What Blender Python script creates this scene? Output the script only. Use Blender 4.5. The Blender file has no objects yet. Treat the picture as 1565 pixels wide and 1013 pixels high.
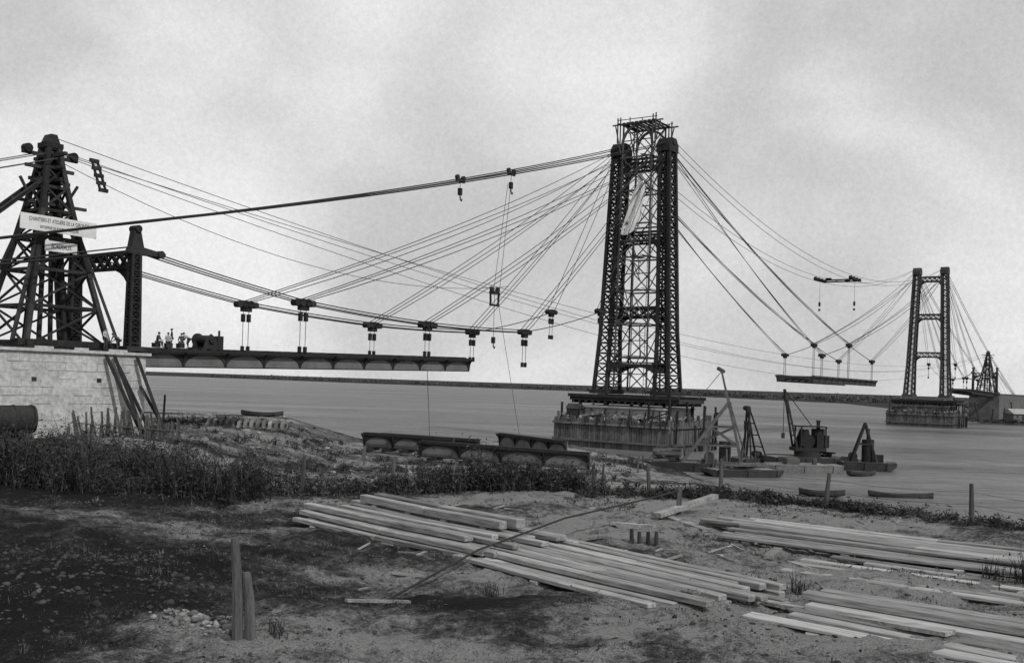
import bpy, math, random
import numpy as np
from mathutils import Vector, Matrix
random.seed(7); rng=np.random.default_rng(7)
sc=bpy.context.scene
# ---------------------------------------------------------------- materials
def gmat(name,lo,hi,scale=1.5,stretch=(1,1,1),rough=.85,bump=.25,island=0.0,spec=.3,fine=0.35):
    m=bpy.data.materials.new(name); m.use_nodes=True
    nt=m.node_tree; N=nt.nodes; L=nt.links
    b=N['Principled BSDF']; b.inputs['Roughness'].default_value=rough
    b.inputs['Specular IOR Level'].default_value=spec
    tc=N.new('ShaderNodeTexCoord'); mp=N.new('ShaderNodeMapping'); mp.inputs['Scale'].default_value=stretch
    L.new(tc.outputs['Object'],mp.inputs['Vector'])
    n1=N.new('ShaderNodeTexNoise'); n1.inputs['Scale'].default_value=scale; n1.inputs['Detail'].default_value=6; n1.inputs['Roughness'].default_value=.65
    n2=N.new('ShaderNodeTexNoise'); n2.inputs['Scale'].default_value=scale*7; n2.inputs['Detail'].default_value=4
    L.new(mp.outputs[0],n1.inputs['Vector']); L.new(mp.outputs[0],n2.inputs['Vector'])
    mx=N.new('ShaderNodeMix'); mx.data_type='FLOAT'; mx.inputs[0].default_value=fine
    L.new(n1.outputs['Fac'],mx.inputs[2]); L.new(n2.outputs['Fac'],mx.inputs[3])
    cr=N.new('ShaderNodeValToRGB'); cr.color_ramp.elements[0].position=.34; cr.color_ramp.elements[1].position=.66
    cr.color_ramp.elements[0].color=(lo,lo,lo,1); cr.color_ramp.elements[1].color=(hi,hi,hi,1)
    L.new(mx.outputs[0],cr.inputs[0])
    out=cr.outputs[0]
    if island>0:
        g=N.new('ShaderNodeNewGeometry'); mr=N.new('ShaderNodeMapRange')
        mr.inputs['To Min'].default_value=1-island; mr.inputs['To Max'].default_value=1+island*.6
        L.new(g.outputs['Random Per Island'],mr.inputs['Value'])
        vm=N.new('ShaderNodeVectorMath'); vm.operation='SCALE'
        L.new(out,vm.inputs[0]); L.new(mr.outputs[0],vm.inputs['Scale']); out=vm.outputs[0]
    L.new(out,b.inputs['Base Color'])
    if bump>0:
        bp=N.new('ShaderNodeBump'); bp.inputs['Strength'].default_value=bump; bp.inputs['Distance'].default_value=.05
        L.new(mx.outputs[0],bp.inputs['Height']); L.new(bp.outputs[0],b.inputs['Normal'])
    return m
STEEL=gmat('dark_riveted_steel',.014,.036,scale=.9,rough=.7,island=.3,spec=.15)
STEELW=gmat('primed_steel_web',.11,.20,scale=.7,rough=.75,island=.3,spec=.15)
STEELF=gmat('haze_lightened_steel_far',.035,.065,scale=.9,rough=.75,island=.3,spec=.15)  # far parts: same dark steel, lightened in colour to paint in aerial haze
CABLE=gmat('cable_wire',.022,.04,scale=2,rough=.8,bump=0,spec=.1)
CABLEF=gmat('cable_wire_thin',.05,.08,scale=2,rough=.8,bump=0,spec=.1)
WOODD=gmat('dark_tarred_timber',.016,.045,scale=1.2,island=.4,spec=.15)
SCAF=gmat('scaffold_timber',.045,.11,scale=1.2,island=.5)
WOOD=gmat('sawn_timber',.10,.36,scale=1.0,stretch=(.3,3,3),island=.45,bump=.8,fine=.5,rough=.95,spec=.1)
WOODG=gmat('grey_post_wood',.04,.12,scale=3,stretch=(3,3,.3),island=.3,bump=.7,spec=.1)
SHEETP=gmat('cofferdam_planks',.04,.16,scale=.35,stretch=(1,1,.5),island=.4,bump=.5)
WHITEW=gmat('whitewashed_masonry',.24,.52,scale=.5,bump=.8,fine=.5)
DARKM=gmat('weathered_masonry',.06,.15,scale=.4,bump=.5)
CONC=gmat('pale_concrete',.18,.36,scale=.5)
RUB=gmat('rubble_stone',.10,.32,scale=1.5,island=.5,bump=.6)
CLOD=gmat('soil_clods',.02,.075,scale=.8,island=.5,bump=.6,spec=.03)
HULL=gmat('tarred_hull',.022,.06,scale=.8,rough=.7,spec=.2)
HULLL=gmat('weathered_wood_hull',.08,.20,scale=.7,rough=.8,spec=.2)
DECKW=gmat('barge_deck_wood',.12,.26,scale=1.2,island=.3)
CLOTH=gmat('canvas_sheet',.55,.75,scale=.5)
SIGN=gmat('painted_sign_board',.5,.65,scale=1)
SIGNT=gmat('sign_lettering',.04,.06)
WEED=gmat('weed_leaf',.02,.075,scale=.4,island=.7,bump=0,rough=.9,spec=.05)
GRASS=gmat('dry_grass',.03,.12,scale=.5,island=.6,bump=0,rough=.9,spec=.05)
TREE=gmat('far_tree_foliage',.07,.11,scale=.05,island=.4,bump=0,spec=.05)  # foliage grey raised, distance haze put into the colour
SKIN=gmat('skin',.28,.36,scale=5,bump=0)
SHIRT=gmat('shirt_cloth',.28,.40,scale=5)
TROUS=gmat('trouser_cloth',.03,.06,scale=5)
HAIR=gmat('hair_and_cap',.02,.04,scale=5)
# ---------------------------------------------------------------- mesh builder
class MB:
    def __init__(s): s.v=[];s.f=[];s.m=[];s.mi=0
    def add(s,vs,fs):
        o=len(s.v); s.v+= [tuple(a) for a in vs]; s.f+=[tuple(i+o for i in f) for f in fs]; s.m+=[s.mi]*len(fs)
    def bar(s,p0,p1,w,h=None,w1=None,h1=None):
        h=h or w; w1=w1 or w; h1=h1 or h
        p0=Vector(p0);p1=Vector(p1);d=p1-p0
        if d.length<1e-6:return
        d.normalize(); up=Vector((0,0,1)) if abs(d.z)<.95 else Vector((0,1,0))
        x=d.cross(up).normalized(); y=x.cross(d).normalized()
        vs=[]
        for p,a,b in((p0,w,h),(p1,w1,h1)):
            for i,j in((-1,-1),(1,-1),(1,1),(-1,1)): vs.append(p+x*(a/2*i)+y*(b/2*j))
        s.add(vs,[(0,3,2,1),(4,5,6,7),(0,1,5,4),(1,2,6,5),(2,3,7,6),(3,0,4,7)])
    def box(s,c,sz,rz=0):
        c=Vector(c);vs=[];ca,sa=math.cos(rz),math.sin(rz)
        for k in(-1,1):
            for i,j in((-1,-1),(1,-1),(1,1),(-1,1)):
                x=i*sz[0]/2;y=j*sz[1]/2; vs.append((c.x+x*ca-y*sa,c.y+x*sa+y*ca,c.z+k*sz[2]/2))
        s.add(vs,[(0,3,2,1),(4,5,6,7),(0,1,5,4),(1,2,6,5),(2,3,7,6),(3,0,4,7)])
    def tube(s,pts,r,n=5,cap=True):
        pts=[Vector(p) for p in pts]; vs=[];fs=[]
        for i,p in enumerate(pts):
            d=(pts[min(i+1,len(pts)-1)]-pts[max(i-1,0)]).normalized()
            up=Vector((0,0,1)) if abs(d.z)<.95 else Vector((0,1,0))
            x=d.cross(up).normalized(); y=x.cross(d).normalized()
            rr=r[i] if hasattr(r,'__len__') else r
            for k in range(n):
                a=2*math.pi*k/n; vs.append(p+x*math.cos(a)*rr+y*math.sin(a)*rr)
        for i in range(len(pts)-1):
            for k in range(n):
                a=i*n+k;b=i*n+(k+1)%n; fs.append((a,b,b+n,a+n))
        if cap: fs.append(tuple(range(n-1,-1,-1))); fs.append(tuple(range((len(pts)-1)*n,len(pts)*n)))
        s.add(vs,fs)
    def cyl(s,p0,p1,r0,r1=None,n=12): s.tube([p0,p1],[r0,r0 if r1 is None else r1],n)
    def prism(s,poly,off):
        n=len(poly);off=Vector(off);a=[Vector(p) for p in poly];b=[p+off for p in a]
        s.add(a+b,[tuple(range(n-1,-1,-1)),tuple(range(n,2*n))]+[(i,(i+1)%n,(i+1)%n+n,i+n) for i in range(n)])
    def rock(s,c,r):
        sx,sy,sz=[random.uniform(.6,1.2)*r for _ in range(3)]; q=random.uniform(0,6)
        vs=[]
        for v in ICO_V:
            k=random.uniform(.7,1.2); x=v[0]*sx*k;y=v[1]*sy*k
            vs.append((c[0]+x*math.cos(q)-y*math.sin(q),c[1]+x*math.sin(q)+y*math.cos(q),c[2]+v[2]*sz*k*.7))
        s.add(vs,ICO_F)
    def obj(s,name,mats,matrix=None,parent=None,bevel=0):
        me=bpy.data.meshes.new(name); me.from_pydata(s.v,[],s.f); 
        for m in (mats if isinstance(mats,(list,tuple)) else [mats]): me.materials.append(m)
        me.polygons.foreach_set('material_index',s.m); me.update()
        o=bpy.data.objects.new(name,me); sc.collection.objects.link(o)
        if matrix is not None:o.matrix_world=matrix
        if parent is not None:o.parent=parent
        if bevel:
            md=o.modifiers.new('bevel','BEVEL'); md.width=bevel; md.segments=1
        return o
import bmesh
_b=bmesh.new(); bmesh.ops.create_icosphere(_b,subdivisions=1,radius=1); _b.verts.ensure_lookup_table()
ICO_V=[tuple(v.co) for v in _b.verts]; ICO_F=[tuple(v.index for v in f.verts) for f in _b.faces]; _b.free()
def place(x,y,z,rz=0): return Matrix.Translation((x,y,z))@Matrix.Rotation(rz,4,'Z')
# bridge frame: local x = across, local y = along the bridge (0 at the first tower), z up
BR=place(20.3,160,0,math.atan2(-.582,.814))
# ---------------------------------------------------------------- terrain
tab=rng.random((256,256))
def vn(x,y,sx=0):
    x=np.asarray(x,float)+sx*17.3;y=np.asarray(y,float)+sx*31.7
    xi=np.floor(x).astype(int);yi=np.floor(y).astype(int);fx=x-xi;fy=y-yi
    fx=fx*fx*(3-2*fx);fy=fy*fy*(3-2*fy)
    g=lambda a,b:tab[a%256,b%256]
    return (g(xi,yi)*(1-fx)+g(xi+1,yi)*fx)*(1-fy)+(g(xi,yi+1)*(1-fx)+g(xi+1,yi+1)*fx)*fy
def fbm(x,y,sx=0,o=4):
    t=0;a=.5
    for i in range(o): t=t+a*vn(np.asarray(x)*2**i,np.asarray(y)*2**i,sx+i);a*=.5
    return t/(1-.5**o)
SX=[-3000,-150,-56,-27,-18,5,12,17,20,23,28,40,100,300,3000]
SY=[190,165,158,137,134,158,150,140,120,97,82,68,45,0,-200]
def sst(a,b,x):
    t=np.clip((x-a)/(b-a),0,1); return t*t*(3-2*t)
def edgeY(x): return np.interp(x,[-60,-35,-17,-7,0,7,12,16,25,60],[44,38,33,30,32.5,33.5,29,25.5,19,0])
MOUNDS=[(-6.8,15.8,.45,1.1),(-4.3,13.2,.2,.5),(-8.5,19,.4,1.2),(-5.2,17.5,.2,.8),(-2.2,16.6,-.12,1),(1.2,26.5,.25,1.5),(-11,22,.4,1.5),(-40,84,.5,3),(-22,96,.6,4),(-12,75,.5,4),(-3.1,15.5,.14,.6),(-1.0,14.4,.12,.5),(.8,15.2,.12,.6),(2.5,14,.1,.7),(-9.5,16.5,.35,.9),(-7.6,14.2,.3,.7),(-5.6,14.6,.2,.5)]
def H(x,y,detail=True):
    x=np.asarray(x,float);y=np.asarray(y,float)
    d=np.full(x.shape,1e9)
    for i in range(len(SX)-1):
        ax,ay,bx,by=SX[i],SY[i],SX[i+1],SY[i+1];vx,vy=bx-ax,by-ay
        t=np.clip(((x-ax)*vx+(y-ay)*vy)/(vx*vx+vy*vy),0,1)
        d=np.minimum(d,np.hypot(x-ax-t*vx,y-ay-t*vy))
    d=np.where(y<np.interp(x,SX,SY),d,-d)
    d=d+(fbm(x*.08,y*.08,5)-.5)*7
    low=2.0+3.0*sst(-14,-30,x)
    z=np.where(d>0,low*sst(-3,14,d)-low*sst(-3,14,0)+.0,np.maximum(d*.15,-4))
    z=np.where(d>0,np.maximum(z,d*.04),z)
    e=edgeY(x)-y+(fbm(x*.15,y*.15,9)-.5)*2
    p=sst(-10.5,1,e)
    z=z*(1-p)+6.3*p
    xb=np.interp(y,[300,372,450,900,1300,1900],[600,175,215,300,150,-600])
    d2=np.where(y>1900,200,x-xb); z2=np.where(y<300,-9,np.clip(d2/12,-4,3.0)+np.clip(d2/200,0,2))
    z=np.maximum(z,z2)
    z=z+np.where(z>.1,(fbm(x*.5,y*.5,2)-.5)*.34+(fbm(x*2.2,y*2.2,3)-.5)*.20+(vn(x*7,y*7,4)-.5)*.05,0)
    for (mx,my,h,r) in MOUNDS:
        z=z+h*np.exp(-((x-mx)**2+(y-my)**2)/(2*r*r))
    return z
def hz(x,y): return float(H(np.array([x]),np.array([y]))[0])
def axis(lo,hi,c,st,gr):
    a=[c];s=c
    while s<hi: s+=st+gr*max(0,s-c-8); a.append(s)
    b=[];s=c
    while s>lo: s-=st+gr*max(0,c-s-8); b.append(s)
    return np.array(b[::-1]+a)
xs=axis(-4000,4000,0,.10,.022); ys=axis(-400,5000,16,.10,.013)
XX,YY=np.meshgrid(xs,ys); ZZ=H(XX,YY)
nx,ny=len(xs),len(ys)
co=np.stack([XX,YY,ZZ],-1).reshape(-1,3)
idx=np.arange(nx*ny).reshape(ny,nx)
q=np.stack([idx[:-1,:-1],idx[:-1,1:],idx[1:,1:],idx[1:,:-1]],-1).reshape(-1,4)
def mkmesh(name,V,F,mat,smooth=False):
    V=np.asarray(V,np.float32);F=np.asarray(F,np.int32);k=F.shape[1]
    me=bpy.data.meshes.new(name); me.vertices.add(len(V)); me.vertices.foreach_set('co',V.ravel())
    me.loops.add(F.size); me.loops.foreach_set('vertex_index',F.ravel()); me.polygons.add(len(F))
    me.polygons.foreach_set('loop_start',(np.arange(len(F))*k).astype(np.int32)); me.polygons.foreach_set('loop_total',np.full(len(F),k,np.int32))
    if smooth: me.polygons.foreach_set('use_smooth',np.ones(len(F),bool))
    me.update(); me.validate()
    if mat: me.materials.append(mat)
    o=bpy.data.objects.new(name,me); sc.collection.objects.link(o); return o
go=mkmesh('ground',co,q,None,True); me=go.data
# soil / sand cover (real surface cover, per vertex)
sand=(fbm(XX*.35,YY*.35,11)-.5)*1.5+.47+.012*np.clip(XX,-15,12)
plat=sst(-4,2,edgeY(XX)-YY)
for (mx,my,a,rx,ry) in [(-2,14.2,.6,1.1,.9),(4.5,28,.6,4,3.5),(-7.3,22.6,.5,3.5,.8),(3.8,15.0,.4,1.8,1.4),(-2.5,29,.4,3,2),(-6.8,15.5,-.35,2.4,2.4),(-.2,15.9,-.3,1.3,.9),(-4.6,18.6,-.25,2.2,1.2),(1.5,13.2,.2,1.5,.8),(-11,27,-.3,4,3),(8,22,.45,3.5,4),(6,17,.3,3,1.5),(-.5,18.0,.35,1.2,.6),(-4.2,13.3,.4,.5,.4),(-9,25,.25,2,1),(-4.5,20.5,.35,1.5,.5),(2.6,15.6,-.35,.8,.5)]:
    sand=sand+a*np.exp(-(((XX-mx)/rx)**2+((YY-my)/ry)**2)/2)
far=.78+(fbm(XX*.12,YY*.3,13)-.5)*1.7
sand=sand*plat+far*(1-plat)
sand=np.where((ZZ<.7)&(YY<330),.38,sand); sand=np.where(YY>330,.2,sand)
at=me.color_attributes.new('cover','FLOAT_COLOR','POINT')
s4=np.repeat(np.clip(sand,0,1).reshape(-1,1),4,1).astype(np.float32); s4[:,3]=1; at.data.foreach_set('color',s4.ravel())
m=bpy.data.materials.new('soil_and_sand'); m.use_nodes=True; nt=m.node_tree;N=nt.nodes;L=nt.links
b=N['Principled BSDF']; b.inputs['Roughness'].default_value=.95; b.inputs['Specular IOR Level'].default_value=.05
ca=N.new('ShaderNodeAttribute'); ca.attribute_name='cover'
tc=N.new('ShaderNodeTexCoord')
def noise(sc_,det=6,ro=.6):
    n=N.new('ShaderNodeTexNoise'); n.inputs['Scale'].default_value=sc_; n.inputs['Detail'].default_value=det; n.inputs['Roughness'].default_value=ro; L.new(tc.outputs['Object'],n.inputs['Vector']); return n
n1=noise(1.1,8,.72); n2=noise(7,6,.7); n3=noise(28,4,.7)
def math_(op,a,b_):
    k=N.new('ShaderNodeMath');k.operation=op
    for i,vv in enumerate((a,b_)):
        if isinstance(vv,(int,float)): k.inputs[i].default_value=vv
        else: L.new(vv,k.inputs[i])
    return k.outputs[0]
f=math_('ADD',ca.outputs['Fac'],math_('MULTIPLY',math_('SUBTRACT',n1.outputs['Fac'],.5),2.2))
f=math_('ADD',f,math_('MULTIPLY',math_('SUBTRACT',n2.outputs['Fac'],.5),1.3))
cr=N.new('ShaderNodeValToRGB'); e=cr.color_ramp.elements
e[0].position=.12;e[0].color=(.024,.024,.024,1); e[1].position=.98;e[1].color=(.32,.32,.32,1)
for p_,c_ in((.38,.05),(.58,.105),(.77,.21)):
    q_=cr.color_ramp.elements.new(p_); q_.color=(c_,c_,c_,1)
L.new(f,cr.inputs[0])
vm=N.new('ShaderNodeVectorMath');vm.operation='SCALE'; L.new(cr.outputs[0],vm.inputs[0]); L.new(math_('ADD',math_('MULTIPLY',n3.outputs['Fac'],1.8),.1),vm.inputs['Scale'])
L.new(vm.outputs[0],b.inputs['Base Color'])
bp=N.new('ShaderNodeBump');bp.inputs['Strength'].default_value=1;bp.inputs['Distance'].default_value=.2
L.new(math_('ADD',n2.outputs['Fac'],math_('MULTIPLY',n3.outputs['Fac'],.5)),bp.inputs['Height']); L.new(bp.outputs[0],b.inputs['Normal'])
me.materials.append(m)
# ---------------------------------------------------------------- water
w=MB(); w.add([(-6000,20,0),(6000,20,0),(6000,9000,0),(-6000,9000,0)],[(0,1,2,3)])
m=bpy.data.materials.new('river_water'); m.use_nodes=True; nt=m.node_tree;N=nt.nodes;L=nt.links
b=N['Principled BSDF']; b.inputs['Roughness'].default_value=.4; b.inputs['Specular IOR Level'].default_value=.18
tc=N.new('ShaderNodeTexCoord')
def wn(scale,st,det,ro=.6):
    mp=N.new('ShaderNodeMapping'); mp.inputs['Scale'].default_value=st; mp.inputs['Rotation'].default_value=(0,0,.12)
    L.new(tc.outputs['Object'],mp.inputs[0]); n=N.new('ShaderNodeTexNoise'); n.inputs['Scale'].default_value=scale; n.inputs['Detail'].default_value=det; n.inputs['Roughness'].default_value=ro
    L.new(mp.outputs[0],n.inputs['Vector']); return n.outputs['Fac']
a=wn(.02,(.3,1.6,1),6,.65); c=wn(.3,(.35,1.6,1),6,.75); d=wn(.9,(.6,1.4,1),4,.7)
cr=N.new('ShaderNodeValToRGB'); cr.color_ramp.elements[0].position=.38; cr.color_ramp.elements[0].color=(.04,.04,.04,1); cr.color_ramp.elements[1].position=.62; cr.color_ramp.elements[1].color=(.22,.22,.22,1)
mm=N.new('ShaderNodeMix');mm.data_type='FLOAT';mm.inputs[0].default_value=.5;L.new(a,mm.inputs[2]);L.new(c,mm.inputs[3]); L.new(mm.outputs[0],cr.inputs[0]); L.new(cr.outputs[0],b.inputs['Base Color'])
bp=N.new('ShaderNodeBump');bp.inputs['Strength'].default_value=1;bp.inputs['Distance'].default_value=2.0
mm2=N.new('ShaderNodeMix');mm2.data_type='FLOAT';mm2.inputs[0].default_value=.4;L.new(c,mm2.inputs[2]);L.new(d,mm2.inputs[3]);L.new(mm2.outputs[0],bp.inputs['Height']);L.new(bp.outputs[0],b.inputs['Normal'])
w.obj('river_water',m)
# ---------------------------------------------------------------- far trees
def leafcloud(centers,name,mat,k,size):
    c=np.repeat(np.array(centers),k,0); n=len(c)
    p=rng.normal(size=(n,3)); p/=np.linalg.norm(p,axis=1)[:,None]; p*=rng.random((n,1))**.4
    pos=c[:,:3]+p*c[:,3:4]*np.array([1.5,1.5,1])
    a=rng.normal(size=(n,3))*size; b_=rng.normal(size=(n,3))*size
    v=np.stack([pos-a,pos+b_,pos+a],1).reshape(-1,3)
    mkmesh(name,v,np.arange(len(v)).reshape(-1,3),mat)
cs=[]
for i in range(1100):
    t=random.random(); k=.9
    if t<.5: yy=random.uniform(900,1900); xx=float(np.interp(yy,[900,1300,1900],[300,150,-600]))+random.uniform(5,60)
    elif t<.75: xx=random.uniform(-1700,-500); yy=1915+random.uniform(0,60); k=.45
    else: yy=random.uniform(460,900); xx=float(np.interp(yy,[450,900],[215,300]))+random.uniform(20,120); k=.8
    r=random.uniform(1.6,4.0)*k*(.5+fbm(xx*.01,yy*.01,1)); cs.append((xx,yy,3.0+r*.4,r))
leafcloud(cs,'distant_treeline',TREE,24,.9)
# ---------------------------------------------------------------- towers
def lattice_face(B,a0,a1,b0,b1,n,w):
    for i in range(n):
        f0=i/n;f1=(i+1)/n
        P=lambda c0,c1,f:Vector(c0).lerp(Vector(c1),f)
        p,q_,r,s=P(a0,a1,f0),P(b0,b1,f0),P(a0,a1,f1),P(b0,b1,f1)
        B.bar(p,s,w,w*.4); B.bar(q_,r,w,w*.4); B.bar(r,s,w*1.2,w*.9)
def tower(zb,zt,scaf):
    B=MB()
    for sg in(-1,1):
        def corner(dx,dy,f):
            cx=sg*(5.5+(4.15-5.5)*min(1,f*1.0)); wx=1.0+(.8-1.0)*f; wy=1.7+(1.1-1.7)*f
            if f<.25: wy+= (.25-f)*2.2; wx+=(.25-f)*.8
            return (cx+dx*wx,dy*wy,zb+(zt-zb)*f)
        segs=[0,.08,.25,.5,.75,.97]
        for k in range(len(segs)-1):
            f0,f1=segs[k],segs[k+1]; n=max(1,round((f1-f0)*22))
            C={(dx,dy):(corner(dx,dy,f0),corner(dx,dy,f1)) for dx in(-1,1) for dy in(-1,1)}
            for (a,b_) in C.values(): B.bar(a,b_,.5,.5)
            for p_,q_ in(((-1,-1),(1,-1)),((1,-1),(1,1)),((1,1),(-1,1)),((-1,1),(-1,-1))):
                lattice_face(B,*C[p_],*C[q_],n,.25)
        x=sg*4.15
        B.box((x,0,zt-.9),(2.3,3.2,1.1)); B.prism([(x-1.15,-1.6,zt-.35),(x-1.15,1.6,zt-.35),(x-1.15,.8,zt+.7),(x-1.15,-.8,zt+.7)],(2.3,0,0))
        B.cyl((x-1.3,0,zt+.1),(x+1.3,0,zt+.1),.5)
        x5=sg*5.5
        B.box((x5,0,zb+.32),(3.4,5.4,.64))
    for f in(.925,.63,.33):
        z=zb+(zt-zb)*f; hw=5.5-1.35*f-.8; dy=1.2+(1-f)*.6
        for yy in(-dy,dy):
            B.bar((-hw,yy,z+.7),(hw,yy,z+.7),.25,.35); B.bar((-hw,yy,z-.7),(hw,yy,z-.7),.25,.35)
            n=5
            for i in range(n):
                x0=-hw+2*hw*i/n;x1=-hw+2*hw*(i+1)/n
                B.bar((x0,yy,z-.6),(x1,yy,z+.6),.16);B.bar((x0,yy,z+.6),(x1,yy,z-.6),.16)
            for sg in(-1,1):
                R=2.1; pts=[(sg*hw,yy-.1,z-.85),(sg*(hw-R),yy-.1,z-.85)]
                for k in range(1,7):
                    a=math.pi/2*k/7; pts.append((sg*(hw-R+R*math.sin(a)*.97),yy-.1,z-.85-R*(1-math.cos(a))))
                pts.append((sg*hw,yy-.1,z-.85-R))
                B.prism(pts,(0,.2,0))
    if scaf:
        B.mi=1
        lv=[zb+.6+i*(zt+3.2-zb-.6)/8 for i in range(9)]
        X=2.95;Y=2.3
        for i in range(8):
            z0,z1=lv[i],lv[i+1]
            x0=X-.05*i;x1=X-.05*(i+1)
            for sx in(-1,1):
                for sy in(-1,1): B.bar((sx*x0,sy*Y,z0),(sx*x1,sy*Y,z1),.22)
            for sy in(-1,1):
                B.bar((-x0,sy*Y,z0),(x1,sy*Y,z1),.15);B.bar((x0,sy*Y,z0),(-x1,sy*Y,z1),.15)
                B.bar((-x1-.4,sy*Y,z1),(x1+.4,sy*Y,z1),.2,.24)
            B.bar((0,-Y,z0),(0,-Y,z1),.12); B.bar((-x1,-Y,(z0+z1)/2),(x1,-Y,(z0+z1)/2),.14)
            for sx in(-1,1):
                B.bar((sx*x0,-Y,z0),(sx*x1,Y,z1),.12)
                B.bar((sx*x1,-Y-.3,z1),(sx*x1,Y+.3,z1),.16)
        zt2=zt+3.2
        for i in range(9): B.box((-3.0+i*.75,0,zt2+.12),(.5,6,.09))
        for xx in(-.25,.25): B.bar((xx+1.4,0,zb),(xx+1.4,.3,zt2),.07)
        for i in range(70): z=zb+.5+i*(zt2-zb-.6)/70; B.bar((1.15,.0,z),(1.65,.0,z),.05)
        for yy in(-2.4,2.4):
            pts=[(2.7*math.cos(a),yy,zt-.3+3.2*math.sin(a)) for a in np.linspace(0,math.pi,10)]
            for p,q_ in zip(pts,pts[1:]): B.bar(p,q_,.34)
            for xx in(-3.4,-2.9,2.9,3.4): B.bar((xx,yy*1.15,zt2-3),(xx,yy*1.15,zt2+.9+random.uniform(-.3,.3)),.16)
            for xx in(-1.2,1): B.bar((xx,yy*1.15,zt2),(xx,yy*1.15,zt2+.9+random.uniform(-.4,.2)),.12)
            B.bar((-3.5,yy*1.15,zt2+.7),(3.6,yy*1.15,zt2+.6),.1)
            B.bar((-4.4,yy*1.1,zt2),(4.6,yy*1.1,zt2),.2)
            for sg in(-1,1): B.bar((sg*2.9,yy,zt-1.5),(sg*4,yy,zt2-.1),.15)
        for i in range(22):
            z=random.choice(lv[1:8]); x=random.uniform(-2.5,2.5); B.bar((x,-2.6,z+.3),(x+random.uniform(-1,1),2.6,z+.35),.3,.07)
        for i in range(10):
            z=random.uniform(zb+2,zb+22); B.bar((random.uniform(-3,3),-2.4,z),(random.uniform(-3,3),-2.4,z+random.uniform(2,5)),.12)
    return B
tower(8.4,48.3,True).obj('bridge_tower',[STEEL,SCAF],BR)
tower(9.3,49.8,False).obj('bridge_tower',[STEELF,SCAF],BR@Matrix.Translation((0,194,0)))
cv=MB(); n=14; k=9; vs=[];fs=[]
for i in range(n):
    for j in range(k):
        f=i/(n-1);h=j/(k-1); wd=.9+3.4*f*(1-.35*f*f); x=.9-2.6*f-wd*.25+wd*h+ .22*math.sin(f*9)*(h-.3)
        vs.append((x,-2.55-.25*math.sin(h*9+f*4),42.2-f*8.2-.9*math.sin(h*3.1)*f+ 1.6*h*f))
for i in range(n-1):
    for j in range(k-1): a=i*k+j; fs.append((a,a+1,a+k+1,a+k))
cv.add(vs,fs); o=cv.obj('canvas_sheet',CLOTH,BR); o.modifiers.new('s','SOLIDIFY').thickness=.03
# ---------------------------------------------------------------- pier + cofferdam
def coffer(seed):
    random.seed(seed); B=MB(); W=10.2;Lh=8
    B.mi=1; B.box((0,0,3.2),(15,11,6.0)); B.box((0,0,6.35),(15.6,11.6,.3)); B.mi=2
    B.box((0,0,7.55),(19.5,9,.55)); 
    for i in range(16): B.box((-9.0+i*1.2,0,7.05),(.35,9.6,.44))
    for sx in(-8,-3,3,8):
        for sy in(-4,4): B.bar((sx,sy,4.2),(sx,sy,6.9),.4)
    B.bar((-9.9,-4.7,8.05),(9.9,-4.7,8.05),.35,.5);B.bar((-9.9,4.7,8.05),(9.9,4.7,8.05),.35,.5)
    B.mi=1; B.box((0,0,1.9),(2*W-.6,2*Lh-.6,3.6))
    B.mi=0
    def side(p,q_):
        p=Vector(p);q_=Vector(q_);Ln=(q_-p).length;n=int(Ln/.42);d=(q_-p)/n
        nrm=Vector((d.y,-d.x,0)).normalized()
        for i in range(n):
            c=p+d*(i+.5)+nrm*random.uniform(-.05,.05)
            zt=4.5+random.uniform(-.3,.4)+(random.random()<.1)*random.uniform(.3,1.4)
            B.bar((c.x,c.y,-3),(c.x,c.y,zt),.36,.36)
        for z in(1.1,3.7): B.bar(p+nrm*.36+Vector((0,0,z)),q_+nrm*.36+Vector((0,0,z)),.26,.3)
    pts=[(-W,-Lh,0),(W,-Lh,0),(W,Lh,0),(-W,Lh,0)]
    for i in range(4): side(pts[i],pts[(i+1)%4])
    B.mi=3
    for i in range(420):
        a=random.random()
        x=random.uniform(-W+.8,W-.8); y=random.choice((-1,1))*random.uniform(5.6,Lh-.6)
        if a<.35: x=random.choice((-1,1))*random.uniform(7.7,W-.6); y=random.uniform(-Lh+.6,Lh-.6)
        B.rock((x,y,3.85+random.uniform(0,1.1)),random.uniform(.2,.7))
    B.mi=4
    for i in range(40):
        x=random.uniform(-9.5,8);y=random.uniform(-7.6,-5.6); a=random.uniform(-.5,.5)
        B.bar((x,y,4.5+random.random()*.6),(x+random.uniform(1.5,4),y+a,4.5+random.random()*1.1),.22)
    B.mi=2
    for x,y,h in((9.4,-6.9,5.5),(9.9,-2,3.2),(-9.6,-7,2.5),(6.2,-7.4,3),(-9.7,3,2.2),(9.6,5,2.6)):
        B.bar((x,y,4),(x,y,4.4+h),.28)
    B.bar((9.5,-6.9,6),(5,-7.3,4.5),.2)
    for i in range(40):
        x=random.uniform(-9.6,9.6);y=random.choice((-8.5,-7.4,-6));B.bar((x,y,3.5),(x+random.uniform(-.6,.6),y+.3,4.4+random.uniform(.3,1.8)),.18)
    for i in range(8):
        x=10.7+random.uniform(0,.5);y=random.uniform(-8,7);B.bar((x,y,-1),(x+random.uniform(-.4,.4),y,random.uniform(3,7)),.26)
    B.box((-7.5,-6.4,5.2),(2.2,1.6,1.5)); B.prism([(-8.8,-7.3,5.9),(-8.8,-5.5,5.9),(-8.8,-6.4,6.7)],(2.6,0,0))
    return B
coffer(3).obj('bridge_pier_cofferdam',[SHEETP,CONC,WOODD,RUB,WOOD],BR)
coffer(5).obj('bridge_pier_cofferdam',[SHEETP,DARKM,WOODD,RUB,SCAF],BR@Matrix.Translation((0,194,0)))
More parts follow.
